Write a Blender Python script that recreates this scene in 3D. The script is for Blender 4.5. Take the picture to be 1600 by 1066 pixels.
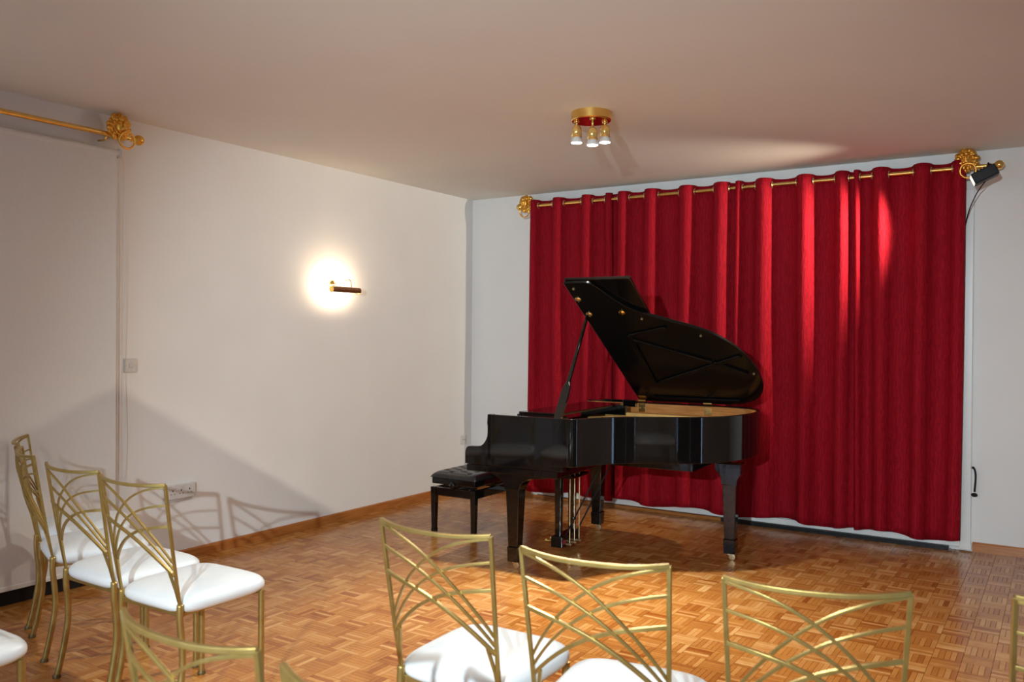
import bpy, math, random
from mathutils import Vector, Matrix
R = math.radians
random.seed(7)
sc = bpy.context.scene
for o in list(bpy.data.objects): bpy.data.objects.remove(o)
C = sc.collection

# ------------------------------------------------------------------ camera
F_PX, YAW, PITCH, ROLL = 1338.6, R(-32.90), R(-0.391), R(0.413)
CAM = Vector((4.796, -6.703, 1.472))
H = 2.763                                    # ceiling height
fw = Vector((math.sin(YAW)*math.cos(PITCH), math.cos(YAW)*math.cos(PITCH), math.sin(PITCH)))
r0 = Vector((math.cos(YAW), -math.sin(YAW), 0)); u0 = r0.cross(fw)
rt = r0*math.cos(ROLL) + u0*math.sin(ROLL); up = -r0*math.sin(ROLL) + u0*math.cos(ROLL)
cam = bpy.data.cameras.new('camera'); cam.sensor_width = 36; cam.lens = F_PX/1600*36
cam.clip_start = 0.05
cam.dof.use_dof = True; cam.dof.focus_distance = 5.8; cam.dof.aperture_fstop = 4.5
co = bpy.data.objects.new('camera', cam); C.objects.link(co)
co.matrix_world = Matrix(((rt.x, up.x, -fw.x, CAM.x), (rt.y, up.y, -fw.y, CAM.y), (rt.z, up.z, -fw.z, CAM.z), (0, 0, 0, 1)))
sc.camera = co

# ------------------------------------------------------------------ world, exposure
w = bpy.data.worlds.new('world'); sc.world = w; w.use_nodes = True
w.node_tree.nodes['Background'].inputs[0].default_value = (0.42, 0.68, 1.0, 1)
w.node_tree.nodes['Background'].inputs[1].default_value = 4.0  # daylight outside the rear window
vs = sc.view_settings
vs.view_transform = 'Standard'; vs.look = 'None'; vs.gamma = 1.0; vs.use_curve_mapping = False
vs.exposure = 0.0

def lamp(name, kind, loc, target, energy, color, parent=None, **kw):
    L = bpy.data.lights.new(name, kind); L.energy = energy; L.color = color
    for k, v in kw.items(): setattr(L, k, v)
    o = bpy.data.objects.new(name, L); C.objects.link(o)
    d = Vector(target) - Vector(loc)
    o.rotation_euler = d.to_track_quat('-Z', 'Y').to_euler()
    if parent:
        o.parent = parent; o.location = Vector(loc) - parent.location
    else: o.location = loc
    return o

# light strengths, all in one place (the lamps themselves are built with their fittings)
WARM = (1.0, 0.72, 0.45); NEUTRAL = (1.0, 0.86, 0.68); PICC = (1.0, .76, .50); REARC = (0.78, 0.93, 1.0); LEDC = (1.0, 0.97, 0.90)
E_CEIL, E_CEIL_REAR, E_FLOOD, E_REAR_FLOOD, E_PICTURE = 205, 75, 20, 92, 3.4

# ------------------------------------------------------------------ materials
MATS = {}
def pmat(name, color, rough=.5, metal=0, **kw):
    m = bpy.data.materials.new(name); m.use_nodes = True
    b = m.node_tree.nodes['Principled BSDF']
    b.inputs['Base Color'].default_value = (*color, 1); b.inputs['Roughness'].default_value = rough
    b.inputs['Metallic'].default_value = metal
    for k, v in kw.items(): b.inputs[k].default_value = v
    MATS[name] = m; return m
def nodes(m): return m.node_tree.nodes, m.node_tree.links, m.node_tree.nodes['Principled BSDF']
def add_noise(m, scale, c1, c2, stretch=(1,1,1), detail=4, bump=0.0, coord='Object', lo=.35, hi=.65):
    n, l, b = nodes(m)
    tc = n.new('ShaderNodeTexCoord'); mp = n.new('ShaderNodeMapping'); mp.inputs['Scale'].default_value = stretch
    no = n.new('ShaderNodeTexNoise'); no.inputs['Scale'].default_value = scale; no.inputs['Detail'].default_value = detail
    if coord == 'World':
        g = n.new('ShaderNodeNewGeometry'); l.new(g.outputs['Position'], mp.inputs[0])
    else: l.new(tc.outputs[coord], mp.inputs[0])
    l.new(mp.outputs[0], no.inputs['Vector'])
    if c1:
        cr = n.new('ShaderNodeValToRGB'); cr.color_ramp.elements[0].position = lo; cr.color_ramp.elements[1].position = hi
        cr.color_ramp.elements[0].color = (*c1, 1); cr.color_ramp.elements[1].color = (*c2, 1)
        l.new(no.outputs['Fac'], cr.inputs[0]); l.new(cr.outputs[0], b.inputs['Base Color'])
    if bump:
        bp = n.new('ShaderNodeBump'); bp.inputs['Strength'].default_value = bump; bp.inputs['Distance'].default_value = .01
        l.new(no.outputs['Fac'], bp.inputs['Height']); l.new(bp.outputs[0], b.inputs['Normal'])
    return no

wallm = pmat('painted_wall', (.80, .785, .76), .75); add_noise(wallm, 2.2, (.785, .77, .745), (.81, .795, .77))
ceilm = pmat('painted_ceiling', (.80, .77, .70), .8); add_noise(ceilm, 1.5, (.79, .76, .69), (.81, .78, .71))
whitem = pmat('white_gloss_paint', (.80, .79, .76), .35); add_noise(whitem, 3, (.78, .77, .74), (.82, .81, .78))
blindm = pmat('blind_fabric', (.70, .69, .66), .8); add_noise(blindm, 160, (.69, .68, .65), (.71, .70, .67), (1, 1, .2))
plasticm = pmat('white_plastic', (.62, .60, .57), .35); add_noise(plasticm, 20, (.60, .58, .55), (.64, .62, .59))
darkm = pmat('black_frame', (.008, .008, .009), .45, 0, **{'Specular IOR Level': .25}); add_noise(darkm, 12, (.006, .006, .007), (.010, .010, .011))
holem = pmat('dark_hole', (.01, .01, .01), .6)
goldm = pmat('polished_brass', (.86, .58, .18), .24, 1); add_noise(goldm, 18, (.82, .54, .16), (.90, .63, .21))
lionm = pmat('gilded_cast', (.85, .45, .07), .34, .95); add_noise(lionm, 60, (.75, .36, .04), (.92, .54, .12), bump=.25)
chairm = pmat('antique_gold_paint', (.40, .28, .085), .38, .75); add_noise(chairm, 25, (.37, .255, .075), (.44, .31, .10))
capm = pmat('foot_cap', (.16, .12, .05), .4, .6); add_noise(capm, 30, (.14, .10, .04), (.18, .14, .06))
seatm = pmat('white_leatherette', (.77, .82, .845), .42); add_noise(seatm, 9, (.75, .80, .825), (.79, .84, .865), bump=.06)
blackm = pmat('piano_lacquer', (.0035, .0033, .0035), .045, 0, **{'Specular IOR Level': .5, 'Coat Weight': .0})
add_noise(blackm, 3, (.003, .003, .003), (.005, .0045, .0045))
satinm = pmat('satin_black_lid', (.004, .0038, .004), .22, 0, **{'Specular IOR Level': .22}); add_noise(satinm, 3, (.0035, .0035, .0035), (.005, .0045, .0045))
leatherm = pmat('black_leather', (.010, .010, .012), .2); add_noise(leatherm, 90, (.008, .008, .010), (.014, .014, .017), bump=.12)
innerm = pmat('inner_rim_wood', (.55, .22, .055), .3); add_noise(innerm, 7, (.46, .17, .04), (.62, .27, .075), (1, 1, 12))
platem = pmat('gilt_plate', (.62, .36, .10), .4, .6); add_noise(platem, 14, (.58, .32, .09), (.66, .40, .12))
feltm = pmat('red_felt', (.45, .01, .02), .9); add_noise(feltm, 80, (.40, .008, .015), (.5, .015, .025))
castorm = pmat('castor_brass', (.75, .58, .33), .3, .9); add_noise(castorm, 30, (.70, .53, .30), (.80, .63, .36))
bluem = pmat('bronze_shade', (.42, .22, .10), .3, .9); add_noise(bluem, 20, (.38, .19, .08), (.46, .25, .12))
glassm = pmat('gold_glass', (.80, .55, .18), .15, .7); add_noise(glassm, 12, (.76, .52, .16), (.84, .58, .20))
maroonm = pmat('polished_base_face', (.78, .42, .12), .12, 1); add_noise(maroonm, 8, (.74, .39, .10), (.82, .45, .14))
outm = pmat('window_glass', (1, 1, 1), .02, 0, **{'Transmission Weight': 1.0, 'IOR': 1.02})

def emat(name, color, strength):
    m = bpy.data.materials.new(name); m.use_nodes = True; n, l, b = nodes(m)
    b.inputs['Base Color'].default_value = (*color, 1)
    b.inputs['Emission Color'].default_value = (*color, 1); b.inputs['Emission Strength'].default_value = strength
    MATS[name] = m; return m
ledm = emat('led_face', (.85, .95, 1.0), 14)
tubem = emat('picture_bulb', (1.0, .90, .74), 5)
floodm = emat('flood_lens', (1.0, .9, .75), 1.2)

# parquet: tone per finger from a face attribute, grain from world position
parq = pmat('oak_mosaic_parquet', (.4, .16, .05), .24, 0, **{'Specular IOR Level': .34, 'Coat Weight': .10, 'Coat Roughness': .10})
n, l, b = nodes(parq)
at = n.new('ShaderNodeAttribute'); at.attribute_name = 'tone'
cr = n.new('ShaderNodeValToRGB'); e = cr.color_ramp.elements
e[0].position = 0; e[0].color = (.26, .070, .010, 1); e[1].position = 1; e[1].color = (.60, .33, .12, 1)
m1 = e.new(.5); m1.color = (.42, .170, .036, 1)
g = n.new('ShaderNodeNewGeometry'); no = n.new('ShaderNodeTexNoise'); no.inputs['Scale'].default_value = 45; no.inputs['Detail'].default_value = 5
l.new(g.outputs['Position'], no.inputs['Vector'])
ma = n.new('ShaderNodeMath'); ma.operation = 'MULTIPLY_ADD'; ma.inputs[1].default_value = .28; ma.inputs[2].default_value = -.14
l.new(no.outputs['Fac'], ma.inputs[0])
ad = n.new('ShaderNodeMath'); ad.operation = 'ADD'; l.new(at.outputs['Fac'], ad.inputs[0]); l.new(ma.outputs[0], ad.inputs[1])
l.new(ad.outputs[0], cr.inputs[0]); l.new(cr.outputs[0], b.inputs['Base Color'])
no2 = n.new('ShaderNodeTexNoise'); no2.inputs['Scale'].default_value = 3; l.new(g.outputs['Position'], no2.inputs['Vector'])
mr = n.new('ShaderNodeMapRange'); mr.inputs['To Min'].default_value = .20; mr.inputs['To Max'].default_value = .32
l.new(no2.outputs['Fac'], mr.inputs['Value']); l.new(mr.outputs[0], b.inputs['Roughness'])
jointm = pmat('parquet_joint', (.10, .04, .012), .6); add_noise(jointm, 20, (.08, .03, .01), (.12, .05, .015))
skirtm = pmat('oak_skirting', (.42, .15, .035), .3); add_noise(skirtm, 6, (.36, .115, .024), (.47, .18, .045), (1, 1, 14))

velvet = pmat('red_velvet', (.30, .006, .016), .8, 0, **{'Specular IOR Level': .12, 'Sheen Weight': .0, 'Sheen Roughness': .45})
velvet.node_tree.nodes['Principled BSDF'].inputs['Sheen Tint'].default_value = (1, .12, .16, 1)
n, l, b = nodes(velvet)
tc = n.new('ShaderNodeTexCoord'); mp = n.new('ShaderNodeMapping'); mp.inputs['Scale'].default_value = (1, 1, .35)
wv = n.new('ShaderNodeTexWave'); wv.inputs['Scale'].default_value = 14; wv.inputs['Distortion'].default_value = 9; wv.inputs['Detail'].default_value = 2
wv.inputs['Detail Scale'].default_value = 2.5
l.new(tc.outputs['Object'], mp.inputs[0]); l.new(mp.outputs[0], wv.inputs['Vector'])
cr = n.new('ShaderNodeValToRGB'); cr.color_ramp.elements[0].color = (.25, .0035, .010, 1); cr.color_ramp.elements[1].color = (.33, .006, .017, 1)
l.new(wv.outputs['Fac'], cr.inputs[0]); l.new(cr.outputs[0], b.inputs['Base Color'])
bp = n.new('ShaderNodeBump'); bp.inputs['Strength'].default_value = .25; bp.inputs['Distance'].default_value = .004
l.new(wv.outputs['Fac'], bp.inputs['Height']); l.new(bp.outputs[0], b.inputs['Normal'])

# ------------------------------------------------------------------ mesh helpers
class MB:
    def __init__(s): s.v = []; s.f = []; s.attr = []
    def add(s, v, f):
        k = len(s.v); s.v += [tuple(p) for p in v]; s.f += [tuple(i+k for i in q) for q in f]; return s
    def box(s, x0, x1, y0, y1, z0, z1):
        return s.add([(x0,y0,z0),(x1,y0,z0),(x1,y1,z0),(x0,y1,z0),(x0,y0,z1),(x1,y0,z1),(x1,y1,z1),(x0,y1,z1)],
                     [(0,3,2,1),(4,5,6,7),(0,1,5,4),(1,2,6,5),(2,3,7,6),(3,0,4,7)])
    def frustum(s, c, z0, z1, a0, b0, a1, b1):           # rectangular taper: half sizes a (x), b (y)
        x, y = c
        return s.add([(x-a0,y-b0,z0),(x+a0,y-b0,z0),(x+a0,y+b0,z0),(x-a0,y+b0,z0),(x-a1,y-b1,z1),(x+a1,y-b1,z1),(x+a1,y+b1,z1),(x-a1,y+b1,z1)],
                     [(0,3,2,1),(4,5,6,7),(0,1,5,4),(1,2,6,5),(2,3,7,6),(3,0,4,7)])
    def prism(s, poly, fn, t0, t1):                      # poly 2D, fn(a,b,t)->3D
        n = len(poly); v = [fn(a,b,t0) for a,b in poly] + [fn(a,b,t1) for a,b in poly]
        f = [tuple(range(n-1,-1,-1)), tuple(range(n,2*n))] + [(i,(i+1)%n,n+(i+1)%n,n+i) for i in range(n)]
        return s.add(v, f)
    def tube(s, pts, rad, seg=10, caps=True, flat=None):  # round (or rectangular when flat=(w,h)) sweep
        pts = [Vector(p) for p in pts]; n = len(pts); rad = rad if hasattr(rad, '__len__') else [rad]*n
        t = [(pts[min(i+1,n-1)]-pts[max(i-1,0)]).normalized() for i in range(n)]
        ref = Vector((0,0,1)) if abs(t[0].z) < .9 else Vector((0,1,0))
        a = (ref - t[0]*ref.dot(t[0])).normalized(); v = []
        for i in range(n):
            a = (a - t[i]*a.dot(t[i])).normalized(); b2 = t[i].cross(a)
            if flat:
                w_, h_ = flat; ring = [(-h_,-w_),(h_,-w_),(h_,w_),(-h_,w_)]
                v += [pts[i]+a*p+b2*q for p,q in ring]
            else: v += [pts[i]+(a*math.cos(k*2*math.pi/seg)+b2*math.sin(k*2*math.pi/seg))*rad[i] for k in range(seg)]
        m = 4 if flat else seg
        f = [(i*m+k, i*m+(k+1)%m, (i+1)*m+(k+1)%m, (i+1)*m+k) for i in range(n-1) for k in range(m)]
        if caps: f += [tuple(range(m-1,-1,-1)), tuple(range((n-1)*m, n*m))]
        return s.add(v, f)
    def lathe(s, prof, o=(0,0,0), axis=(0,0,1), seg=24):  # prof: (radius, along axis)
        ax = Vector(axis).normalized(); q = Vector((0,0,1)).rotation_difference(ax); o = Vector(o); v = []
        for r_, z in prof: v += [o + q @ Vector((r_*math.cos(k*2*math.pi/seg), r_*math.sin(k*2*math.pi/seg), z)) for k in range(seg)]
        n = len(prof)
        f = [(i*seg+k, i*seg+(k+1)%seg, (i+1)*seg+(k+1)%seg, (i+1)*seg+k) for i in range(n-1) for k in range(seg)]
        f += [tuple(range(seg-1,-1,-1)), tuple(range((n-1)*seg, n*seg))]
        return s.add(v, f)
    def ball(s, c, r_, seg=12, rings=8):                  # r_ scalar or (rx,ry,rz)
        rx, ry, rz = r_ if hasattr(r_, '__len__') else (r_,)*3; v = []; c = Vector(c)
        for i in range(1, rings):
            a = math.pi*i/rings
            v += [c+Vector((rx*math.sin(a)*math.cos(k*2*math.pi/seg), ry*math.sin(a)*math.sin(k*2*math.pi/seg), rz*math.cos(a))) for k in range(seg)]
        v += [c+Vector((0,0,rz)), c-Vector((0,0,rz))]; t = len(v)-2
        f = [(i*seg+k, (i+1)*seg+k, (i+1)*seg+(k+1)%seg, i*seg+(k+1)%seg) for i in range(rings-2) for k in range(seg)]
        f += [(t, k, (k+1)%seg) for k in range(seg)] + [(t+1, (rings-2)*seg+(k+1)%seg, (rings-2)*seg+k) for k in range(seg)]
        return s.add(v, f)
    def torus(s, c, R_, r_, ax1, ax2, seg=32, sec=8):
        c, a, b2 = Vector(c), Vector(ax1).normalized(), Vector(ax2).normalized(); nn = a.cross(b2); v = []
        for i in range(seg):
            t = 2*math.pi*i/seg; d = a*math.cos(t)+b2*math.sin(t)
            v += [c+d*R_+(d*math.cos(k*2*math.pi/sec)+nn*math.sin(k*2*math.pi/sec))*r_ for k in range(sec)]
        return s.add(v, [(i*sec+k, i*sec+(k+1)%sec, ((i+1)%seg)*sec+(k+1)%sec, ((i+1)%seg)*sec+k) for i in range(seg) for k in range(sec)])
    def mesh(s, name, mat, smooth=False):
        me = bpy.data.meshes.new(name); me.from_pydata(s.v, [], s.f); me.materials.append(mat); me.update()
        if s.attr:
            a = me.attributes.new('tone', 'FLOAT', 'FACE'); a.data.foreach_set('value', s.attr)
        else:
            import bmesh
            bm = bmesh.new(); bm.from_mesh(me); bmesh.ops.recalc_face_normals(bm, faces=bm.faces); bm.to_mesh(me); bm.free()
        if smooth: me.shade_smooth()
        return me
    def build(s, name, mat, parent=None, smooth=False, bevel=0, **pr):
        o = bpy.data.objects.new(name, s.mesh(name, mat, smooth)); C.objects.link(o)
        if parent: o.parent = parent
        if smooth and smooth != 'all':
            o.data.set_sharp_from_angle(angle=R(40))
        if bevel:
            bv = o.modifiers.new('bevel', 'BEVEL'); bv.width = bevel; bv.segments = 2; bv.limit_method = 'ANGLE'; bv.angle_limit = R(40)
            bv.harden_normals = False
        for k, v in pr.items(): o[k] = v
        return o
def tag(o, label, cat, group=None):
    o['label'] = label; o['category'] = cat
    if group: o['group'] = group
    return o
def thing(name, label, cat, loc=(0,0,0), rz=0, group=None):
    o = bpy.data.objects.new(name, None); C.objects.link(o); o.empty_display_size = .1
    o.location = loc; o.rotation_euler = (0,0,rz); return tag(o, label, cat, group)
def copy_tree(o, parent=None):
    c = o.copy(); C.objects.link(c); c.parent = parent
    for chd in [k for k in ALLKIDS[o]]: copy_tree(chd, c)
    return c
ALLKIDS = {}
def index_tree(o):
    ALLKIDS[o] = list(o.children)
    for k in ALLKIDS[o]: index_tree(k)
def catmull(P, n=8):
    P = [Vector(p) for p in P]; out = []
    for i in range(len(P)-1):
        p0, p1, p2, p3 = P[max(i-1,0)], P[i], P[i+1], P[min(i+2,len(P)-1)]
        for k in range(n):
            t = k/n
            out.append(.5*((2*p1)+(p2-p0)*t+(2*p0-5*p1+4*p2-p3)*t*t+(-p0+3*p1-3*p2+p3)*t**3))
    return out+[P[-1]]
ST = {'kind': 'structure'}

# ------------------------------------------------------------------ room shell
XR, YR, T = 6.2, -8.6, .12
MB().box(-T, XR+T, YR-T, T, H, H+.1).build('ceiling', ceilm, **ST)
MB().box(-T, 0, YR-T, T, -.1, H).build('wall_left', wallm, **ST)
MB().box(0, XR, 0, T, -.1, H).build('wall_back', wallm, **ST)
RY0, RY1, RZ0, RZ1 = -5.45, -2.62, .06, 2.32                   # glazed door in the right wall, out of frame
MB().box(XR, XR+T, YR-T, RY0, -.1, H).box(XR, XR+T, RY1, T, -.1, H).box(XR, XR+T, RY0, RY1, -.1, RZ0).box(XR, XR+T, RY0, RY1, RZ1, H).build('wall_right', wallm, **ST)
mb = MB()
for y in (RY0, RY0+.93, RY0+1.86, RY1-.05): mb.box(XR+.03, XR+.08, y, y+.05, RZ0, RZ1)
for z in (RZ0, RZ1-.05): mb.box(XR+.03, XR+.08, RY0, RY1, z, z+.05)
w4 = mb.build('window_4', whitem, bevel=.004, **ST)
for y in (RY0+.05, RY0+.98, RY0+1.91): MB().box(XR+.05, XR+.058, y, y+.87, RZ0+.05, RZ1-.05).build('pane', outm, w4)
WX0, WX1, WZ0, WZ1 = 0.7, 2.9, .35, 2.15                       # window in the rear wall, behind the camera
MB().box(0, WX0, YR-T, YR, -.1, H).box(WX1, XR, YR-T, YR, -.1, H).box(WX0, WX1, YR-T, YR, -.1, WZ0).box(WX0, WX1, YR-T, YR, WZ1, H).build('wall_rear', wallm, **ST)
mb = MB()
for x in (WX0, (WX0+WX1)/2-.025, WX1-.05): mb.box(x, x+.05, YR-.08, YR-.02, WZ0, WZ1)
for z in (WZ0, WZ1-.05): mb.box(WX0, WX1, YR-.08, YR-.02, z, z+.05)
win = mb.build('window_3', whitem, bevel=.004, **ST)
for x in (WX0+.05, (WX0+WX1)/2+.025): MB().box(x, x+1.025, YR-.055, YR-.047, WZ0+.05, WZ1-.05).build('pane', outm, win)

# floor: base slab + mosaic parquet squares of five fingers
base = MB().box(-T, XR+T, YR-T, T, -.12, -.004).build('floor', jointm, **ST)
SQ = .1225
def square_geo(mb, x, y, vert, tones):
    for i in range(5):
        a0, a1, b0, b1 = i*SQ/5+.0002, (i+1)*SQ/5-.0002, .0003, SQ-.0003
        x0, x1, y0, y1 = (a0, a1, b0, b1) if vert else (b0, b1, a0, a1)
        q = .0007
        mb.add([(x+x0,y+y0,-.004),(x+x1,y+y0,-.004),(x+x1,y+y1,-.004),(x+x0,y+y1,-.004),
                (x+x0+q,y+y0+q,0),(x+x1-q,y+y0+q,0),(x+x1-q,y+y1-q,0),(x+x0+q,y+y1-q,0)],
               [(4,5,6,7),(0,1,5,4),(1,2,6,5),(2,3,7,6),(3,0,4,7)])
        mb.attr += [tones[i]]*5
def tones(rr):
    b_ = rr.gauss(.5, .07)
    return [min(1, max(0, rr.gauss(b_, .17))) for _ in range(5)]
nx, ny = int(XR/SQ), int(-YR/SQ)
cells = []
for i in range(nx+1):
    for j in range(ny+1):
        x, y = i*SQ, -(j+1)*SQ
        d = Vector((x+SQ/2, y+SQ/2, 0)) - CAM; z = d.dot(fw); vis = 0
        if z > .3:
            px, py = 800+F_PX*d.dot(rt)/z, 533-F_PX*d.dot(up)/z
            if 0 < px < 1600 and py < 1066: vis = 1/z
        cells.append((vis, x, y, (i+j) % 2))
cells.sort(key=lambda c: -c[0])
variants = {}
rr = random.Random(3)
for vv in (0, 1):
    for k in range(14):
        mb = MB(); square_geo(mb, 0, 0, vv, tones(rr)); variants[vv, k] = mb.mesh('parquet_square', parq)
rest = MB()
for k, (vis, x, y, vv) in enumerate(cells):
    if k < 300:
        o = bpy.data.objects.new('parquet_square', variants[vv, rr.randrange(14)]); C.objects.link(o); o.parent = base; o.location = (x, y, 0)
    else: square_geo(rest, x, y, vv, tones(rr))
rest.build('parquet', parq, base, kind='stuff')

# skirting boards
def skirting(name, pts):
    (x0, y0), (x1, y1) = pts; mb = MB()
    prof = [(0, 0), (.016, 0), (.016, .058), (.011, .066), (0, .066)]
    if x0 == x1: mb.prism(prof, lambda a, b, t: (x0+a, t, b), y0, y1)
    else: mb.prism(prof, lambda a, b, t: (t, y0-a, b), x0, x1)
    return mb.build(name, skirtm, **ST)
skirting('baseboard_left', [(0, -3.72), (0, 0)])
skirting('baseboard_back', [(.017, 0), (.70, 0)])
skirting('baseboard_back_right', [(4.265, 0), (XR, 0)])

# glazed door on the left wall (behind the blind): black threshold and frame
mb = MB(); mb.box(0, .030, -6.4, -3.78, 0, .085); wd = mb.build('window_1', darkm, bevel=.003, **ST)
MB().box(0, .012, -6.4, -3.78, .085, 2.45).build('shutter_panel', whitem, wd)

# patio door behind the red curtains: white jambs, head, panels, wood sill and black track
mb = MB(); mb.box(.70, .765, -.032, 0, .012, 2.50).box(4.19, 4.255, -.032, 0, .012, 2.50).box(.765, 4.19, -.032, 0, 2.43, 2.50)
pd = mb.build('window_2', whitem, bevel=.004, **ST)
for k in range(4):
    a = .765+k*.85625; MB().box(a+.004, a+.852, -.022, 0, .03, 2.43).build('white_panel', whitem, pd, bevel=.003)
MB().box(.70, 2.50, -.045, 0, 0, .022).build('wooden_threshold', skirtm, pd)
MB().box(2.50, 4.12, -.075, 0, 0, .030).build('black_track', darkm, pd)
MB().box(.765, 4.19, -.045, -.022, .03, .075).build('bottom_rail', whitem, pd, bevel=.003)
MB().box(4.185, 4.262, -.038, 0, 0.012, .055).build('plinth_block', whitem, pd, bevel=.003)

# ------------------------------------------------------------------ curtains on the back wall
ROD_Y, ROD_Z = -.12, 2.635
def curtain(label, x0, x1, first_front, cross, seed, lean=0):
    rr = random.Random(seed); X = [x0]+cross+[x1]; prof = []
    t0 = thing('red_curtain', label, 'curtain', ((x0+x1)/2, ROD_Y, 0), 0, 'red velvet eyelet curtains on the back wall')
    s = -1 if first_front else 1
    for i in range(len(X)-1):
        n_ = 12; wdt = X[i+1]-X[i]; A = (.070 if s < 0 else .054)*min(1, .45+wdt/.16*.55)
        for k in range(n_):
            t = k/n_
            e_ = 1 if 0 < i < len(X)-2 else .8
            prof.append((X[i]+wdt*t, s*A*e_*math.sin(math.pi*t)**.75, i, rr.random()))
        s = -s
    prof.append((x1, 0, len(X)-2, 0))
    ph = [rr.uniform(0, 6.28) for _ in range(6)]; NZ = 40; v = []; f = []
    ztop, zbot = 2.687, .070
    for j in range(NZ+1):
        h = j/NZ; h = h**1.0
        for x, y, i, q in prof:
            low = 1-h
            z = zbot + (ztop-zbot)*h
            amp = 1 - .22*low*(.5+.5*math.sin(ph[0]+2.1*i)) + .12*low
            xx = x + low*(.018*math.sin(ph[1]+3.1*x+1.2*low) + .012*math.sin(ph[2]+9*x)) + lean*low*(x-(x0+x1)/2)
            yy = y*amp + low*(.014*math.sin(ph[3]+7*x+2*low)+.010*math.sin(ph[4]+13*x+3*z)) + .004*math.sin(ph[5]+23*x+5*z)*low
            if j == NZ: z += -.006*(1 if y > 0 else 0)
            if j == 0: z += .008+.016*math.sin(ph[1]+10*x)-.12*yy
            yy = min(yy, .066)
            v.append((xx-(x0+x1)/2, yy, z))
    m = len(prof)
    f = [(j*m+k, j*m+k+1, (j+1)*m+k+1, (j+1)*m+k) for j in range(NZ) for k in range(m-1)]
    mb = MB().add(v, f); o = mb.build('curtain_fabric', velvet, t0, smooth='all')
    sd = o.modifiers.new('thick', 'SOLIDIFY'); sd.thickness = .003
    for c in cross:
        MB().torus((c-(x0+x1)/2, 0, ROD_Z), .024, .005, (0, 1, 0), (0, 0, 1), 20, 6).build('eyelet', castorm, t0, smooth='all')
    return t0
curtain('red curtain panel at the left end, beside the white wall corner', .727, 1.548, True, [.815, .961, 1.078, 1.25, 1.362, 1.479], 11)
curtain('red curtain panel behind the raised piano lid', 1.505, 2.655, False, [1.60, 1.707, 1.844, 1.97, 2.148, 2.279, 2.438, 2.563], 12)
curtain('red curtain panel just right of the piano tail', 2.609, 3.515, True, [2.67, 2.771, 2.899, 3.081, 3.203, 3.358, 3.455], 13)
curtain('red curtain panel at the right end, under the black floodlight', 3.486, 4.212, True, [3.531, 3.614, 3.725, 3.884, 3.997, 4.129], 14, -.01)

brownm = pmat('dark_brown_drape', (.030, .018, .011), .85); add_noise(brownm, 40, (.026, .015, .009), (.035, .021, .013))
for k, (y0, y1) in enumerate(((-5.24, -4.04), (-4.03, -2.80))):
    mb = MB(); v = []
    for z in (.03, 2.42): v += [(.022*math.sin(j*1.3+k), y0+(y1-y0)*j/40, z) for j in range(41)]
    mb.add(v, [(j, j+1, 42+j, 41+j) for j in range(40)])
    t0 = thing('dark_drape', 'dark brown drape over the %s half of the right wall door' % ('near', 'far')[k], 'curtain', (XR-.06, 0, 0))
    sd = mb.build('drape_fabric', brownm, t0, smooth='all').modifiers.new('thick', 'SOLIDIFY'); sd.thickness = .004
    MB().box(-.006, .006, y0, y1, 2.42, 2.45).build('heading_rail', brownm, t0)

def finial(mb, c, ax):
    mb.lathe([(.012, -.045), (.017, -.035), (.017, -.028), (.012, -.022), (.015, -.012), (.026, 0), (.031, .013), (.031, .024), (.026, .037), (.014, .047), (.003, .05)], c, ax, 18)
rod = thing('curtain_rod', 'long brass curtain rod above the red curtains', 'curtain rod', (2.45, ROD_Y, ROD_Z))
MB().tube([(.66-2.45, 0, 0), (4.36-2.45, 0, 0)], .0145, 16).build('pole', goldm, rod, smooth=True)
for x, s in ((.66, -1), (4.36, 1)):
    mb = MB(); finial(mb, ((x-2.45)+s*.03, 0, 0), (s, 0, 0)); mb.build('finial', goldm, rod, smooth='all')

def lion(label, loc, rz, seed):
    """lion mask holder: head in the local x/z plane looking along -y, a ring in its mouth, arm carrying the rod"""
    rr = random.Random(seed)
    t0 = thing('lion_head_bracket', label, 'bracket', loc, rz, 'gilded lion head brackets')
    mb = MB(); mb.lathe([(.060, .03), (.060, .0), (.052, -.012), (.03, -.02)], (0, 0, .02), (0, 1, 0), 28).build('back_plate', lionm, t0, smooth=True)
    mb = MB()
    mb.ball((0, -.018, .018), (.036, .032, .042), 16, 12)
    for ring, (rad, cnt, sz, dy) in enumerate([(.060, 19, .0145, .0), (.051, 16, .0125, -.012), (.041, 14, .0105, -.023)]):
        for k in range(cnt):
            a = 2*math.pi*(k+.5*(ring % 2))/cnt + rr.uniform(-.14, .14); q = sz*rr.uniform(.75, 1.3)
            x, z = math.cos(a)*rad, math.sin(a)*rad*1.08+.02
            mb.ball((x, dy+rr.uniform(-.004, .004), z), (q*(.75+.5*abs(math.cos(a))), q*.8, q*(.75+.5*abs(math.sin(a)))), 8, 6)
    mb.ball((0, -.048, .004), (.019, .018, .014), 12, 8); mb.ball((0, -.060, .012), (.010, .009, .007), 10, 6)
    for s in (-1, 1):
        mb.ball((s*.012, -.050, -.004), (.011, .012, .009), 10, 6); mb.ball((s*.016, -.044, .030), (.007, .006, .005), 8, 6)
        mb.ball((s*.016, -.044, .039), (.012, .007, .005), 8, 6); mb.ball((s*.034, -.018, .050), (.010, .008, .012), 8, 6)
    mb.ball((0, -.050, .026), (.007, .012, .020), 8, 6); mb.ball((0, -.044, -.020), (.012, .012, .009), 10, 6); mb.ball((0, -.03, .058), (.014, .012, .014), 8, 6)
    mb.build('lion_head', lionm, t0, smooth='all')
    MB().torus((.014, -.058, -.062), .048, .0062, (1, 0, 0), (0, -.12, 1), 36, 8).build('ring', lionm, t0, smooth='all')
    return t0
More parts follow.
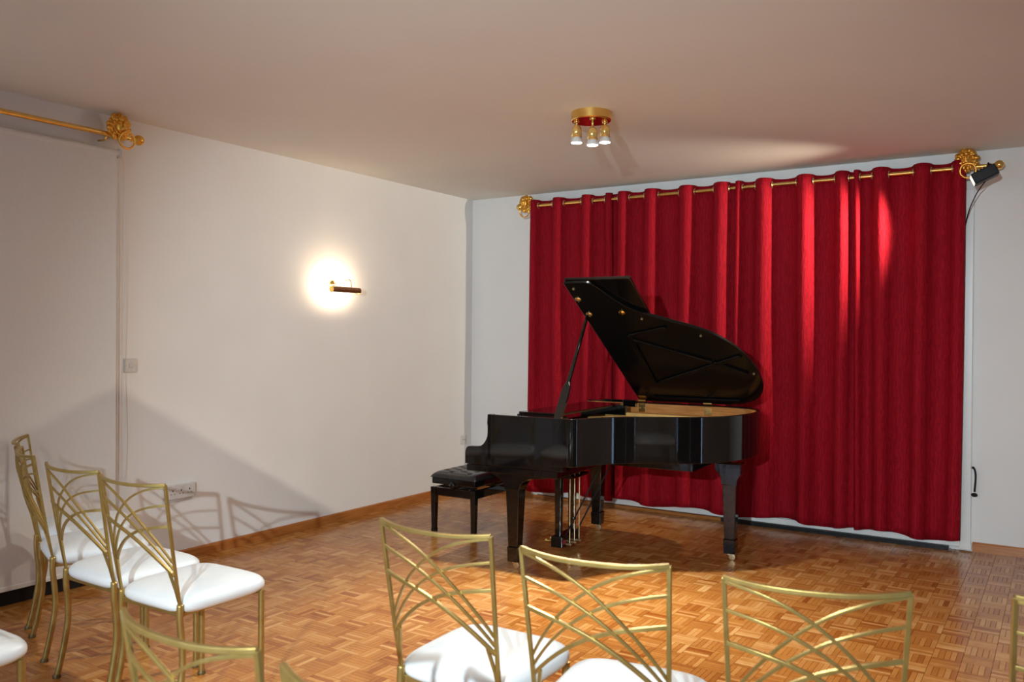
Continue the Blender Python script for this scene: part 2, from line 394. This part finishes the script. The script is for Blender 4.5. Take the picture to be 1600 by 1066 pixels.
# three holders; each stands off the wall just above the rod
def arm(t0, pts): MB().tube(pts, .009, 10).build('arm', goldm, t0, smooth='all')
L1 = lion('gilded lion head holder at the left end of the red curtain rod', (.675, -.11, 2.645), 0, 1); arm(L1, [(0, .02, .02), (0, .05, .0), (0, .1095, -.005)])
L2 = lion('gilded lion head holder beside the black floodlight', (4.215, -.13, 2.665), 0, 2); arm(L2, [(0, .02, .0), (0, .06, -.02), (0, .1295, -.025)])
L3 = lion('gilded lion head holder on the left wall', (.125, -3.737, 2.655), R(90), 3); arm(L3, [(0, .02, .0), (0, .06, -.02), (0, .1245, -.025)])

# left wall rod + roller blind
rod2 = thing('curtain_rod', 'bare brass rod above the white roller blind on the left wall', 'curtain rod', (.09, -5.0, 2.630))
MB().tube([(0, -1.5, 0), (0, 1.36, 0)], .0145, 16).build('pole', goldm, rod2, smooth=True)
mb = MB(); finial(mb, (0, 1.395, 0), (0, 1, 0)); mb.build('finial', lionm, rod2, smooth='all')
mb = MB(); finial(mb, (0, -1.535, 0), (0, -1, 0)); mb.build('finial', bluem, rod2, smooth='all')
MB().tube([(-.0895, 1.21, -.03), (-.03, 1.21, -.035), (0, 1.21, -.014)], .006, 8).build('support_hook', goldm, rod2, smooth='all')
bl = thing('roller_blind', 'white roller blind lowered over the door on the left wall', 'blind', (.055, -5.0, 0))
MB().tube([(0, -1.4, 2.535), (0, 1.30, 2.535)], .021, 20).build('roller_tube', blindm, bl, smooth=True)
MB().box(.010, .014, -1.4, 1.285, .10, 2.53).build('blind_fabric', blindm, bl)
MB().box(.005, .019, -1.4, 1.285, .086, .112).build('bottom_bar', blindm, bl, bevel=.004)
MB().box(-.055, .024, 1.300, 1.314, 2.508, 2.562).build('end_bracket', plasticm, bl, bevel=.004)
ch_pts = [(.02, 1.292, 2.53-.05*k) for k in range(39)]
lo = [(.02, 1.292+.016*(1-math.cos(math.pi*k/10)), .62-.022*math.sin(math.pi*k/10)) for k in range(11)]
MB().tube(ch_pts+lo+[(.02+.004*math.sin(k*.3), 1.324+.004*math.sin(k*.4), .63+.05*k) for k in range(38)]+[(.02, 1.310, 2.53)], .0014, 6).build('bead_chain', plasticm, bl, smooth='all')

# ------------------------------------------------------------------ black floodlight on the rod, right end
FL = Vector((4.345, -.42, 2.525)); AIM = Vector((-.88, -.10, -.42)).normalized()
fl = thing('flood_lamp', 'black floodlight clamped to the right end of the curtain rod', 'floodlight', FL)
q = AIM.to_track_quat('-X', 'Z')
mb = MB(); mb.box(-.075, .075, -.055, .055, -.036, .036); hs = mb.build('housing', darkm, fl, bevel=.008); hs.rotation_euler = q.to_euler()
mb = MB()
for k in range(6): mb.box(-.05+.02*k, -.044+.02*k, -.05, .05, .036, .044)
fn = mb.build('cooling_fins', darkm, fl); fn.rotation_euler = q.to_euler()
ln = MB().box(-.0785, -.0752, -.048, .048, -.029, .029).build('lens', floodm, fl); ln.rotation_euler = q.to_euler()
MB().tube([(.02, .06, .01), (.02, .13, .07), (.0, .297, .11), (.0, .3, .095)], .006, 8).build('clamp_arm', darkm, fl, smooth='all')
MB().torus((0, .30, .11), .019, .006, (0, 1, 0), (0, 0, 1), 20, 6).build('clamp', darkm, fl, smooth='all')
FP = FL + AIM*.10; SPT = Vector((-.93, -.15, -.335))
lamp('flood_light', 'SPOT', FP, FP+SPT, E_FLOOD*10, NEUTRAL, fl, spot_size=R(82), spot_blend=.6, shadow_soft_size=.03)
pts = catmull([(4.35, -.40, 2.49), (4.28, -.25, 2.42), (4.215, -.10, 2.28), (4.175, -.040, 2.0), (4.165, -.040, 1.2), (4.165, -.040, .35)], 6)
tag(MB().tube(pts, .0035, 6).build('power_cable', darkm, None, smooth='all'), 'thin black cable dropping from the floodlight behind the curtain edge', 'cable')
hk = thing('tieback_hook', 'dark curved tieback hook on the right white frame', 'hook', (4.262, 0, .50))
MB().tube(catmull([(0, -.0005, .075), (.004, -.03, .085), (.016, -.05, .07), (.022, -.055, .02), (.016, -.055, -.08)], 6), .0065, 8).build('stem', darkm, hk, smooth='all')
MB().ball((.015, -.055, -.10), (.021, .021, .014), 14, 8).build('knob', darkm, hk, smooth='all')

# ------------------------------------------------------------------ sockets and switch
def plate(name, label, cat, y, z, w_, h_):
    t0 = thing(name, label, cat, (0, y, z)); MB().box(0, .010, -w_/2, w_/2, -h_/2, h_/2).build('face_plate', plasticm, t0, bevel=.003); return t0
s1 = plate('light_switch', 'square white light switch on the left wall', 'light switch', -3.580, 1.271, .086, .086)
MB().box(.010, .016, -.013, .007, -.013, .013).build('rocker', plasticm, s1, bevel=.002)
for y in (-.032, .032): MB().lathe([(.004, 0), (.004, .0012)], (.010, y, 0), (1, 0, 0), 10).build('screw', castorm, s1)
s2 = plate('triple_socket', 'white triple power socket low on the left wall', 'socket', -3.235, .452, .215, .090)
MB().box(.010, .030, -.1075, .1075, -.045, .045).build('back_box', plasticm, s2, bevel=.003)
for y in (-.062, 0, .062):
    mb = MB(); mb.box(.030, .0306, y-.0035, y+.0035, .004, .016); mb.box(.030, .0306, y-.016, y-.009, -.014, -.009); mb.box(.030, .0306, y+.009, y+.016, -.014, -.009); mb.build('socket_holes', holem, s2)
    MB().box(.030, .035, y+.004, y+.018, .024, .036).build('rocker', plasticm, s2, bevel=.0015)
s3 = plate('wall_socket', 'small white socket low in the corner above the piano bench', 'socket', -.127, .478, .086, .086)
for y in (-.015, .015): MB().box(.010, .0108, y-.005, y+.005, -.004, .004).build('socket_hole', holem, s3)

# ------------------------------------------------------------------ picture light on the left wall
pl = thing('picture_light', 'lit brass picture light on the left wall', 'wall lamp', (0, -1.87, 1.855))
MB().lathe([(.034, 0), (.036, .004), (.030, .012), (.014, .018), (.010, .032), (.003, .036)], (0, 0, 0), (1, 0, 0), 24).build('wall_plate', goldm, pl, smooth='all')
MB().tube(catmull([(.03, .0, -.005), (.055, .012, -.02), (.085, .03, .005), (.11, .045, .035), (.135, .06, .03), (.142, .068, -.02)], 8), .0042, 8).build('arm', bluem, pl, smooth='all')
mb = MB(); NS = 14; v = []; f = []                              # shade: half tube, open towards the wall and below
for j, y in enumerate((-.148, .148)):
    for r_ in (.024, .022):
        for k in range(NS+1):
            a = R(-60+k*200/NS); v.append((.142+r_*math.cos(a), y, -.045+r_*math.sin(a)))
m = NS+1
for k in range(NS):
    f += [(k, k+1, 2*m+k+1, 2*m+k), (m+k+1, m+k, 3*m+k, 3*m+k+1), (k+1, k, m+k, m+k+1), (2*m+k, 2*m+k+1, 3*m+k+1, 3*m+k)]
f += [(0, 2*m, 3*m, m), (NS, m+NS, 3*m+NS, 2*m+NS)]
mb.add(v, f); mb.build('shade', bluem, pl, smooth=True)
for y in (-.150, .148): MB().lathe([(.0245, 0), (.0245, .003)], (.142, y, -.045), (0, 1, 0), 20).build('end_cap', goldm, pl)
MB().tube([(.142, -.12, -.045), (.142, .12, -.045)], .010, 12).build('bulb', tubem, pl, smooth=True)
Lp = lamp('picture_glow', 'AREA', (.120, -1.87, 1.812), (0, -1.87, 1.87), E_PICTURE, PICC, pl, shape='RECTANGLE', size=.24, size_y=.02)

# ------------------------------------------------------------------ ceiling spot fittings
def ceiling_light(label, loc, aims, energy, color):
    t0 = thing('ceiling_spotlight', label, 'ceiling light', loc)
    MB().lathe([(.116, 0), (.116, -.046), (.112, -.050)], (0, 0, 0), (0, 0, 1), 48).build('ceiling_plate', goldm, t0, smooth=True)
    MB().lathe([(.111, -.0505), (.111, -.052)], (0, 0, 0), (0, 0, 1), 48).build('plate_face', maroonm, t0)
    for (x, y, dz), aim in aims:
        p = Vector((x, y, -.05)); tip = Vector((x, y, -.075-dz)); d = Vector((0, 0, -1)); beam = Vector(aim).normalized()
        st = MB().tube([p, tip], .0065, 10).tube([p, p+Vector((0, 0, -.012))], .017, 12).build('stem', goldm, t0, smooth='all')
        sh = MB().lathe([(.008, -.004), (.018, .0), (.025, .010), (.029, .026), (.029, .066)], tip, d, 20).build('spot_shade', glassm, t0, smooth='all')
        MB().lathe([(.026, .066), (.030, .080), (.0345, .092), (.0345, .097)], tip, d, 20).build('lamp_collar', plasticm, sh, smooth='all')
        MB().lathe([(.031, .0972), (.031, .0985)], tip, d, 20).build('led_face', ledm, sh)
        lp = Vector(loc)+tip+d*.105
        lamp('spot_beam', 'SPOT', lp, lp+beam, energy, color, t0, spot_size=R(104), spot_blend=.8, shadow_soft_size=.03)
    return t0
AIMS = [((-.068, -.05, .005), (-.10, -.42, -1)), ((.066, .045, .0), (.35, -.22, -1)), ((.045, -.068, .035), (.22, -.50, -1))]
ceiling_light('brass ceiling fitting with three lit spotlights', (2.478, -2.293, H), AIMS, E_CEIL, LEDC)
ceiling_light('brass three spot ceiling fitting behind the camera', (2.3, -7.5, H), [((-.068, -.05, .005), (-.7, .8, -1)), ((.066, .045, 0), (.7, 1.3, -1)), ((.045, -.068, .035), (.2, 1.0, -1))], E_CEIL_REAR, WARM)

# floodlight on the rear wall (its light throws the chair and piano shadows)
f2 = thing('flood_lamp', 'black floodlight on the rear wall behind the camera', 'floodlight', (4.6, YR+.0, 1.93))
MB().box(-.09, .09, .30, .36, -.06, .06).build('housing', darkm, f2, bevel=.006)
MB().box(-.08, .08, .3602, .364, -.05, .05).build('lens', floodm, f2)
MB().tube([(0, .0005, 0), (0, .31, 0)], .012, 10).build('wall_arm', darkm, f2, smooth=True)
lamp('rear_flood_light', 'SPOT', (4.6, YR+.40, 1.93), (1.80, -.5, .70), E_REAR_FLOOD*10, REARC, f2, spot_size=R(60), spot_blend=.7, shadow_soft_size=.022)

# ------------------------------------------------------------------ grand piano (local x to the tail, y to the bass side)
P = thing('grand_piano', 'glossy black grand piano with raised lid before the red curtains', 'piano', (1.887, -2.150, 0), R(3))
YT, YB = -.14, 1.39
bent = [(.40, YT), (.445, -.135), (.478, -.105), (.505, -.05), (.545, .035), (.60, .12), (.69, .205), (.84, .292), (1.0, .385), (1.1, .475), (1.19, .62), (1.245, .80), (1.262, .97), (1.245, 1.14), (1.18, 1.275), (1.07, 1.36), (.94, YB)]
outline = [Vector((-.128, YT)), Vector((.1, YT)), Vector((.3, YT))] + [v.to_2d() for v in catmull([(*p, 0) for p in bent], 6)] + [Vector((.6, YB)), Vector((.2, YB)), Vector((-.128, YB))]
def offset(pl_, t):
    out = []
    for i, p in enumerate(pl_):
        d = (pl_[min(i+1, len(pl_)-1)]-pl_[max(i-1, 0)]).normalized(); out.append(p+Vector((-d.y, d.x))*t)
    return out
def shell(o_, i_, z0, z1):
    n_ = len(o_); v = [(p.x, p.y, z) for z in (z0, z1) for p in o_] + [(p.x, p.y, z) for z in (z0, z1) for p in i_]; f = []
    for k in range(n_-1): f += [(k, k+1, n_+k+1, n_+k), (2*n_+k+1, 2*n_+k, 3*n_+k, 3*n_+k+1), (n_+k, n_+k+1, 3*n_+k+1, 3*n_+k), (k+1, k, 2*n_+k, 2*n_+k+1)]
    f += [(0, n_, 3*n_, 2*n_), (n_-1, 3*n_-1, 4*n_-1, 2*n_-1)]
    return MB().add(v, f)
shell(outline, offset(outline, .022), .690, .977).build('rim', blackm, P, smooth=True, bevel=.003)
shell(offset(outline, .0225), offset(outline, .055), .700, .968).build('inner_rim', innerm, P, smooth=True)
inn = offset(outline, .056)
MB().prism([(p.x, p.y) for p in inn], lambda a, b, t: (a, b, t), .80, .812).build('soundboard', innerm, P)
pt = [p for p in offset(outline, .075) if p.x > .06]
MB().prism([(p.x, p.y) for p in pt], lambda a, b, t: (a, b, t), .855, .867).build('cast_plate', platem, P, bevel=.003)
for y in (.18, .45, .78, 1.08):
    x1 = {.18: .6, .45: 1.0, .78: 1.16, 1.08: 1.15}[y]; MB().tube([(.14, y, .885), (.3, y+.01, .90), (x1, y+.12, .885)], .014, flat=(.012, .02)).build('plate_strut', platem, P, bevel=.003)
mb = MB()
for k in range(70):
    y = -.02+k*.0185; x1 = .42+.78*min(1, (y+.02)/.85)**.8; mb.tube([(.12, y, .880), (min(x1, 1.16), y+.05, .880)], .0011, 4, False)
mb.build('strings', castorm, P, kind='stuff')
# keybed, cheeks, key slip, fallboard, belly rail
MB().box(-.283, .36, YT+.004, YB-.004, .613, .655).build('keybed', blackm, P, bevel=.004)
MB().box(.34, 1.02, .40, 1.3, .640, .690).build('under_frame', blackm, P, bevel=.004)
ck = [(-.128, .977), (-.132, .92), (-.126, .895), (-.130, .84), (-.137, .822), (-.148, .803), (-.164, .785), (-.182, .775), (-.20, .772), (-.257, .769), (-.272, .767), (-.284, .758), (-.291, .742), (-.293, .72), (-.293, .658), (.40, .658), (.40, .69), (-.10, .70), (-.10, .977)]
for y0 in (YT, YB-.05): MB().prism(ck, lambda a, b, t: (a, t, b), y0, y0+.05).build('cheek', blackm, P, bevel=.004)
MB().box(-.128, .395, YT+.001, YT+.05, .660, .72).build('case_side', blackm, P); MB().box(-.128, .395, YB-.05, YB-.001, .660, .72).build('case_side', blackm, P)
MB().box(-.278, -.255, YT+.05, YB-.05, .655, .700).build('key_slip', blackm, P, bevel=.004)
MB().prism([(-.25, .70), (-.24, .715), (-.13, .78), (-.115, .90), (-.10, .90), (-.10, .70)], lambda a, b, t: (a, t, b), YT+.052, YB-.052).build('fallboard', blackm, P, bevel=.004)
MB().box(-.12, .06, YT+.06, YB-.06, .86, .90).build('action_cover', blackm, P, bevel=.004)
MB().box(-.05, .25, .12, 1.15, .966, .980).build('music_desk', blackm, P, bevel=.003)
MB().box(-.05, .30, 1.06, 1.10, .90, .966).build('desk_rail', blackm, P); MB().box(-.05, .30, .10, .13, .90, .966).build('desk_rail', blackm, P)
MB().box(.0, .262, YB-.055, YB-.006, .9775, .990).build('bass_lid_strip', blackm, P, bevel=.003)
MB().box(.19, .29, 1.28, 1.31, .945, .995).build('prop_block', blackm, P, bevel=.003)
MB().box(.12, .26, YT+.06, YT+.10, .90, .962).build('treble_block', innerm, P, bevel=.003)
MB().prism([(.26, -.06), (.40, -.05), (.46, .03), (.40, .06), (.27, .02)], lambda a, b, t: (a, b, t), .885, .945).build('belly_block', innerm, P, bevel=.004)
# lid
PHI = R(31.8); HG = Vector((0, 1.385, .988)); bd = Vector((0, -math.cos(PHI), math.sin(PHI))); nn = Vector((0, math.sin(PHI), math.cos(PHI)))
def lidp(a, b, t): return Vector((a, 0, 0)) + HG + bd*b + nn*t
lo_ = offset(outline, -.008)
poly = [(.282, -.012), (.282, 1.535)] + [(p.x, 1.385-p.y) for p in lo_ if p.x > .285 and not (p.y > 1.3 and p.x < .95)] + [(.93, -.012)]
LID = MB().prism(poly, lidp, 0, .020).build('lid', satinm, P, smooth=True, bevel=.004)
def lidbox(name, a0, a1, b0, b1, t0, t1, mat, parent, bev=.003):
    return MB().prism([(a0, b0), (a1, b0), (a1, b1), (a0, b1)], lidp, t0, t1).build(name, mat, parent, bevel=bev)
lidbox('lid_flap', .284, .722, -.012, 1.538, .0225, .0425, blackm, LID, .005)
for a, b in (((.505, .886), (.99, .604)), ((.281+.22, .28), (1.20, .69)), ((.52, .93), (.80, 1.03)), ((.50, .30), (.52, .93)), ((1.0, .60), (1.20, .46))):
    A_, B_ = Vector(a), Vector(b); d = (B_-A_).normalized(); q = Vector((-d.y, d.x))*.016
    MB().prism([tuple(A_+q), tuple(A_-q), tuple(B_-q), tuple(B_+q)], lidp, -.014, 0).build('lid_rib', satinm, LID, bevel=.006)
lidbox('lid_batten', .42, 1.06, .05, .085, -.012, 0, satinm, LID)
for a, b, m_ in ((.56, 1.203, goldm), (.315, 1.36, castorm), (.325, 1.185, castorm)):
    MB().lathe([(.021, 0), (.021, -.004), (.016, -.007)], lidp(a, b, -.0), nn, 18).build('prop_cup', m_, LID, smooth=True)
    MB().prism([(a-.003, b-.02), (a+.003, b-.02), (a+.003, b+.02), (a-.003, b+.02)], lidp, -.012, -.006).build('prop_cup_tab', m_, LID)
for a, b in ((.33, 1.475), (.67, 1.13), (1.0, .93), (1.235, .46)):
    MB().lathe([(.008, 0), (.007, -.008)], lidp(a, b, 0), nn, 10).build('rubber_button', castorm, LID, smooth=True)
for x in (.325, .825):
    MB().box(x-.028, x+.028, 1.330, 1.3345, .905, .966).build('hinge', goldm, P, bevel=.002)
    MB().tube([(x-.03, 1.330, .990), (x+.03, 1.330, .990)], .010, 12).build('hinge_knuckle', goldm, P, smooth=True)
    q_ = lidbox('hinge_leaf', x-.03, x+.03, .03, .075, -.003, 0, goldm, LID, .001)
    for s in (-1, 1): MB().ball((x+s*.016, 1.329, .935), .005, 8, 6).build('hinge_screw', castorm, P, smooth='all')
# prop stick
A_ = Vector((.335, -.085, .965)); B_ = lidp(.318, 1.19, -.014); ax = (B_-A_)
ws = [.020, .026, .026, .022, .011, .0095, .0085]; d = ax.normalized(); e1 = Vector((1, 0, 0)); e1 = (e1-d*e1.dot(d)).normalized(); e2 = d.cross(e1)
v = []; 
for i, t in enumerate((0, .02, .24, .30, .34, .55, 1)):
    c = A_+ax*t; w_, h_ = ws[i], min(.011, ws[i]); v += [c-e1*w_-e2*h_, c+e1*w_-e2*h_, c+e1*w_+e2*h_, c-e1*w_+e2*h_]
mb = MB().add(v, [(i*4+j, i*4+(j+1) % 4, i*4+4+(j+1) % 4, i*4+4+j) for i in range(6) for j in range(4)] + [(3, 2, 1, 0), (24, 25, 26, 27)])
mb.build('lid_prop', blackm, P, bevel=.003)
# legs
def leg(x, y, ztop, blk, k=1.0):
    lg = MB().frustum((x, y), .140, .530, .034, .034, .048, .048).build('leg', blackm, P, bevel=.004)
    MB().frustum((x, y), .045, .140, .037, .037, .040, .040).build('leg_shoe', blackm, lg, bevel=.005)
    a, b_ = blk
    m_ = lambda v: math.copysign(.052+(abs(v)-.052)*k, v)
    prof = [(-.052, .500), (m_(-.058), .53), (m_(-.075), .555), (m_(-.11), .578), (a, .592), (a, ztop), (b_, ztop), (b_, .592), (m_(.12), .578), (m_(.078), .555), (m_(.058), .53), (.052, .500)]
    MB().prism([(x+p, q) for p, q in prof], lambda a_, c_, t: (a_, t, c_), y-.052, y+.052).build('leg_block', blackm, lg, bevel=.004)
    MB().box(x-.014, x+.014, y-.016, y+.016, .034, .046).tube([(x-.004, y-.014, .045), (x+.012, y-.014, .022)], .005, 6).tube([(x-.004, y+.014, .045), (x+.012, y+.014, .022)], .005, 6).build('castor_fork', castorm, lg, smooth=True)
    MB().lathe([(.012, -.010), (.021, -.009), (.022, 0), (.021, .009), (.012, .010)], (x+.012, y, .022), (0, 1, 0), 20).build('castor_wheel', castorm, lg, smooth=True)
leg(0, 0, .613, (-.15, .24)); leg(0, 1.262, .613, (-.15, .24)); leg(1.112, .916, .640, (-.095, .075), .42)
# pedal lyre
LY = MB().box(.005, .090, .478, .760, .034, .108).build('pedal_lyre', blackm, P, bevel=.004)
for y in (.515, .722): MB().frustum((.047, y), .108, .613, .020, .020, .026, .022).build('lyre_post', blackm, LY, bevel=.003)
MB().box(.03, .16, .49, .75, .505, .525).build('lyre_shelf', blackm, LY, bevel=.003)
for y in (.545, .619, .693):
    MB().tube([(.115, y, .06), (.115, y, .613)], .0042, 8).build('pedal_rod', castorm, LY, smooth=True)
    MB().box(.088, .130, y-.012, y+.012, .046, .058).build('rod_foot', castorm, LY, bevel=.002)
    MB().tube(catmull([(.03, y, .060), (-.02, y, .060), (-.05, y, .057), (-.075, y, .053)], 4), [.006]*5+[.007, .008, .009, .011, .012, .012, .011, .008], 10).build('pedal', goldm, LY, smooth='all')
MB().box(.0902, .094, .50, .525, .06, .085).build('felt_pad', feltm, LY)
for y in (.53, .71): MB().tube([(.088, y, .105), (.36, y+.02, .64)], .0055, 8).build('lyre_brace', darkm, LY, smooth=True)

# ------------------------------------------------------------------ piano bench
B = thing('piano_bench', 'black tufted leather piano bench in front of the keyboard', 'bench', (1.095, -1.49, 0), R(1))
BX, BY = .197, .275
for sx in (-1, 1):
    for sy in (-1, 1):
        x, y = sx*(BX-.022), sy*(BY-.022)
        g_ = MB().frustum((x, y), .055, .362, .016, .016, .022, .022).build('leg', blackm, B, bevel=.003)
        MB().frustum((x, y), .0, .055, .015, .015, .019, .019).build('leg_foot', blackm, g_, bevel=.003)
for s in (-1, 1):
    MB().box(-BX+.044, BX-.044, s*(BY-.02)-.012, s*(BY-.02)+.012, .302, .361).build('end_rail', blackm, B, bevel=.003)
    MB().box(s*(BX-.02)-.012, s*(BX-.02)+.012, -BY+.044, BY-.044, .302, .361).build('side_rail', blackm, B, bevel=.003)
for s in (-1, 1):
    MB().tube([(-.12, s*.15, .335), (.0, s*.15, .385)], .008, flat=(.01, .006)).build('scissor_arm', darkm, B)
    MB().tube([(.12, s*.15, .335), (.0, s*.15, .385)], .008, flat=(.01, .006)).build('scissor_arm', darkm, B)
    kn = MB().lathe([(.010, -.02), (.010, 0), (.024, .004), (.027, .012), (.024, .022), (.012, .026)], (-.005, s*(BY-.018), .385), (0, s, 0), 20).build('height_knob', blackm, B, smooth='all')
MB().box(-.02, .02, -.26, .26, .330, .350).build('cross_bar', darkm, B)
MB().box(-BX+.008, BX-.006, -BY+.006, BY-.006, .386, .432).build('seat_box', blackm, B, bevel=.006)
NU, NV = 41, 57; v = []; btn = []
for i in range(4):
    for j in range(6 if i % 2 else 5):
        bx_ = -.12+i*.08; by_ = (-.225+j*.09) if i % 2 else (-.18+j*.09); btn.append((bx_, by_))
for j in range(NV):
    for i in range(NU):
        u, w_ = -1+2*i/(NU-1), -1+2*j/(NV-1); x, y = u*(BX+.002), w_*(BY+.002)
        edge = ((1-abs(u)**7)*(1-abs(w_)**9)); z = .432+.048*max(0, edge)**.45
        for a, b_ in btn: z -= .016*math.exp(-((x-a)**2+(y-b_)**2)/.00028)
        for a, b_ in btn:
            for c_, e_ in btn:
                if a < c_ and abs(c_-a) < .09 and abs(e_-b_) < .05:
                    px_, py_ = c_-a, e_-b_; t = ((x-a)*px_+(y-b_)*py_)/(px_*px_+py_*py_)
                    if 0 < t < 1:
                        dd = ((x-a-t*px_)**2+(y-b_-t*py_)**2); z -= .006*math.exp(-dd/.00003)*math.sin(math.pi*t)**.3*.8
        v.append((x, y, max(z, .430)))
f = [(j*NU+i, j*NU+i+1, (j+1)*NU+i+1, (j+1)*NU+i) for j in range(NV-1) for i in range(NU-1)]
cu = MB().add(v, f).build('cushion', leatherm, B, smooth='all')
for a, b_ in btn: MB().ball((a, b_, .466), (.006, .006, .003), 8, 6).build('button', leatherm, cu, smooth='all')

# ------------------------------------------------------------------ gold fan-back chairs
def back_y(u, z):                                            # back surface: leans back, bowed in plan
    k = min(1, max(0, (z-.46)/.46)); y = -.212-.078*k**.9
    return y - .042*(1-abs(u)**2.6)*min(1, .3+k)
def back_pt(u, z, dip=0):
    k = min(1, max(0, (z-.46)/.46)); hw = .179+.0175*k
    return (u*hw, back_y(u, z), z-dip*(1-u*u))
def make_chair():
    t0 = thing('banquet_chair', '', 'chair')
    for s in (-1, 1):
        lg = MB().tube(catmull([(s*.179, -.212, .462), (s*.180, -.213, .40), (s*.181, -.204, .31), (s*.183, -.204, .22), (s*.186, -.224, .10), (s*.189, -.245, .006)], 5), .0125, 12).build('leg', chairm, t0, smooth='all')
        MB().lathe([(.0165, 0), (.0170, .010), (.0135, .016)], (s*.189, -.246, 0), (0, 0, 1), 14).build('foot_cap', capm, lg, smooth=True)
        lf = MB().tube([(s*.186, .168, .004), (s*.186, .168, .425)], .0125, 12).build('leg', chairm, t0, smooth=True)
        MB().lathe([(.0165, 0), (.0170, .010), (.0135, .016)], (s*.186, .168, 0), (0, 0, 1), 14).build('foot_cap', capm, lf, smooth=True)
        zz = [.455+.465*k/14 for k in range(15)]
        MB().tube([back_pt(s, z) for z in zz], 0, flat=(.0054, .0054)).build('back_upright', chairm, t0, bevel=.0015)
        MB().tube([Vector((s*.179, -.212, .455)), Vector(back_pt(s*.95, .52)), Vector(back_pt(s*.86, .592))], 0, flat=(.0045, .0045)).build('back_strut', chairm, t0, bevel=.0012)
    MB().tube([back_pt(-1+2*k/28, .92, .008) for k in range(29)], 0, flat=(.0060, .0060)).build('top_rail', chairm, t0, bevel=.002)
    for s in (-1, 1):
        for n_, (za, zb, w_) in enumerate(((.911, .627, .0038), (.843, .600, .0038), (.763, .575, .0050))):
            pts = []
            for k in range(25):
                t = k/24; g_ = .15*t+.85*t**2.3
                x, y, z = back_pt((-1+2*t)*.985*s, za-(za-zb)*g_); pts.append((x, y-.003*s, z))
            MB().tube(pts, 0, flat=(w_, w_)).build('back_arc', chairm, t0, bevel=.001)
    mb = MB()
    for s in (-1, 1): mb.tube([(s*.166, -.195, .423), (s*.166, .160, .423)], 0, flat=(.010, .010))
    mb.tube([(-.178, -.200, .423), (.178, -.200, .423)], 0, flat=(.010, .010)); mb.tube([(-.184, .160, .423), (.184, .160, .423)], 0, flat=(.010, .010))
    mb.build('seat_frame', chairm, t0, bevel=.002)
    v = []; NA, NB = 44, 20
    def sp(c, p): return math.copysign(abs(c)**p, c)
    for j in range(NB+1):
        ph = -math.pi/2+math.pi*j/NB; cz = sp(math.cos(ph), .50); sz = sp(math.sin(ph), .85)
        for i in range(NA):
            a = 2*math.pi*i/NA; x = .214*cz*sp(math.cos(a), .40); y = .218*cz*sp(math.sin(a), .40)
            x *= 1+.02*(y/.2)
            if sz > 0: z = .450+.050*sz
            else: z = .450+.044*sz
            v.append((x, y-.008, z))
    f = [(j*NA+i, j*NA+(i+1) % NA, (j+1)*NA+(i+1) % NA, (j+1)*NA+i) for j in range(NB) for i in range(NA)]
    MB().add(v, f).build('seat_cushion', seatm, t0, smooth='all')
    return t0
proto = make_chair(); bpy.context.view_layer.update(); index_tree(proto)
CHAIRS = [
 (.470, -4.134, -33.5, 'gold chair farthest left, half hidden behind the next chair by the blind'),
 (.894, -4.334, -20.7, 'gold chair seen edge-on, second from the left in the front row'),
 (1.398, -4.455, -1.1, 'gold chair with white seat, third from the left in the front row'),
 (1.864, -4.495, .6, 'gold chair with white seat in front of the triple socket, at the aisle'),
 (3.276, -4.476, .8, 'gold chair standing in front of the piano bench legs'),
 (3.769, -4.509, 7.4, 'gold chair in front of the piano, right of the one by the bench'),
 (4.253, -4.456, 15.5, 'gold chair below the right half of the red curtains'),
 (4.772, -4.240, 24, 'gold chair cut off by the right edge of the picture'),
 (3.422, -5.403, .1, 'gold chair back in the near row, cut by the bottom left edge'),
 (3.905, -5.425, .0, 'gold chair of which only a top corner shows at the bottom edge'),
 (1.815, -5.425, .0, 'gold chair of which only the white seat shows in the bottom left corner'),
]
for i, (x, y, a, lab) in enumerate(CHAIRS):
    o = proto if i == 0 else copy_tree(proto)
    o.location = (x, y, 0); o.rotation_euler = (0, 0, R(a)); o['label'] = lab; o['group'] = 'gold fan-back chairs in rows'
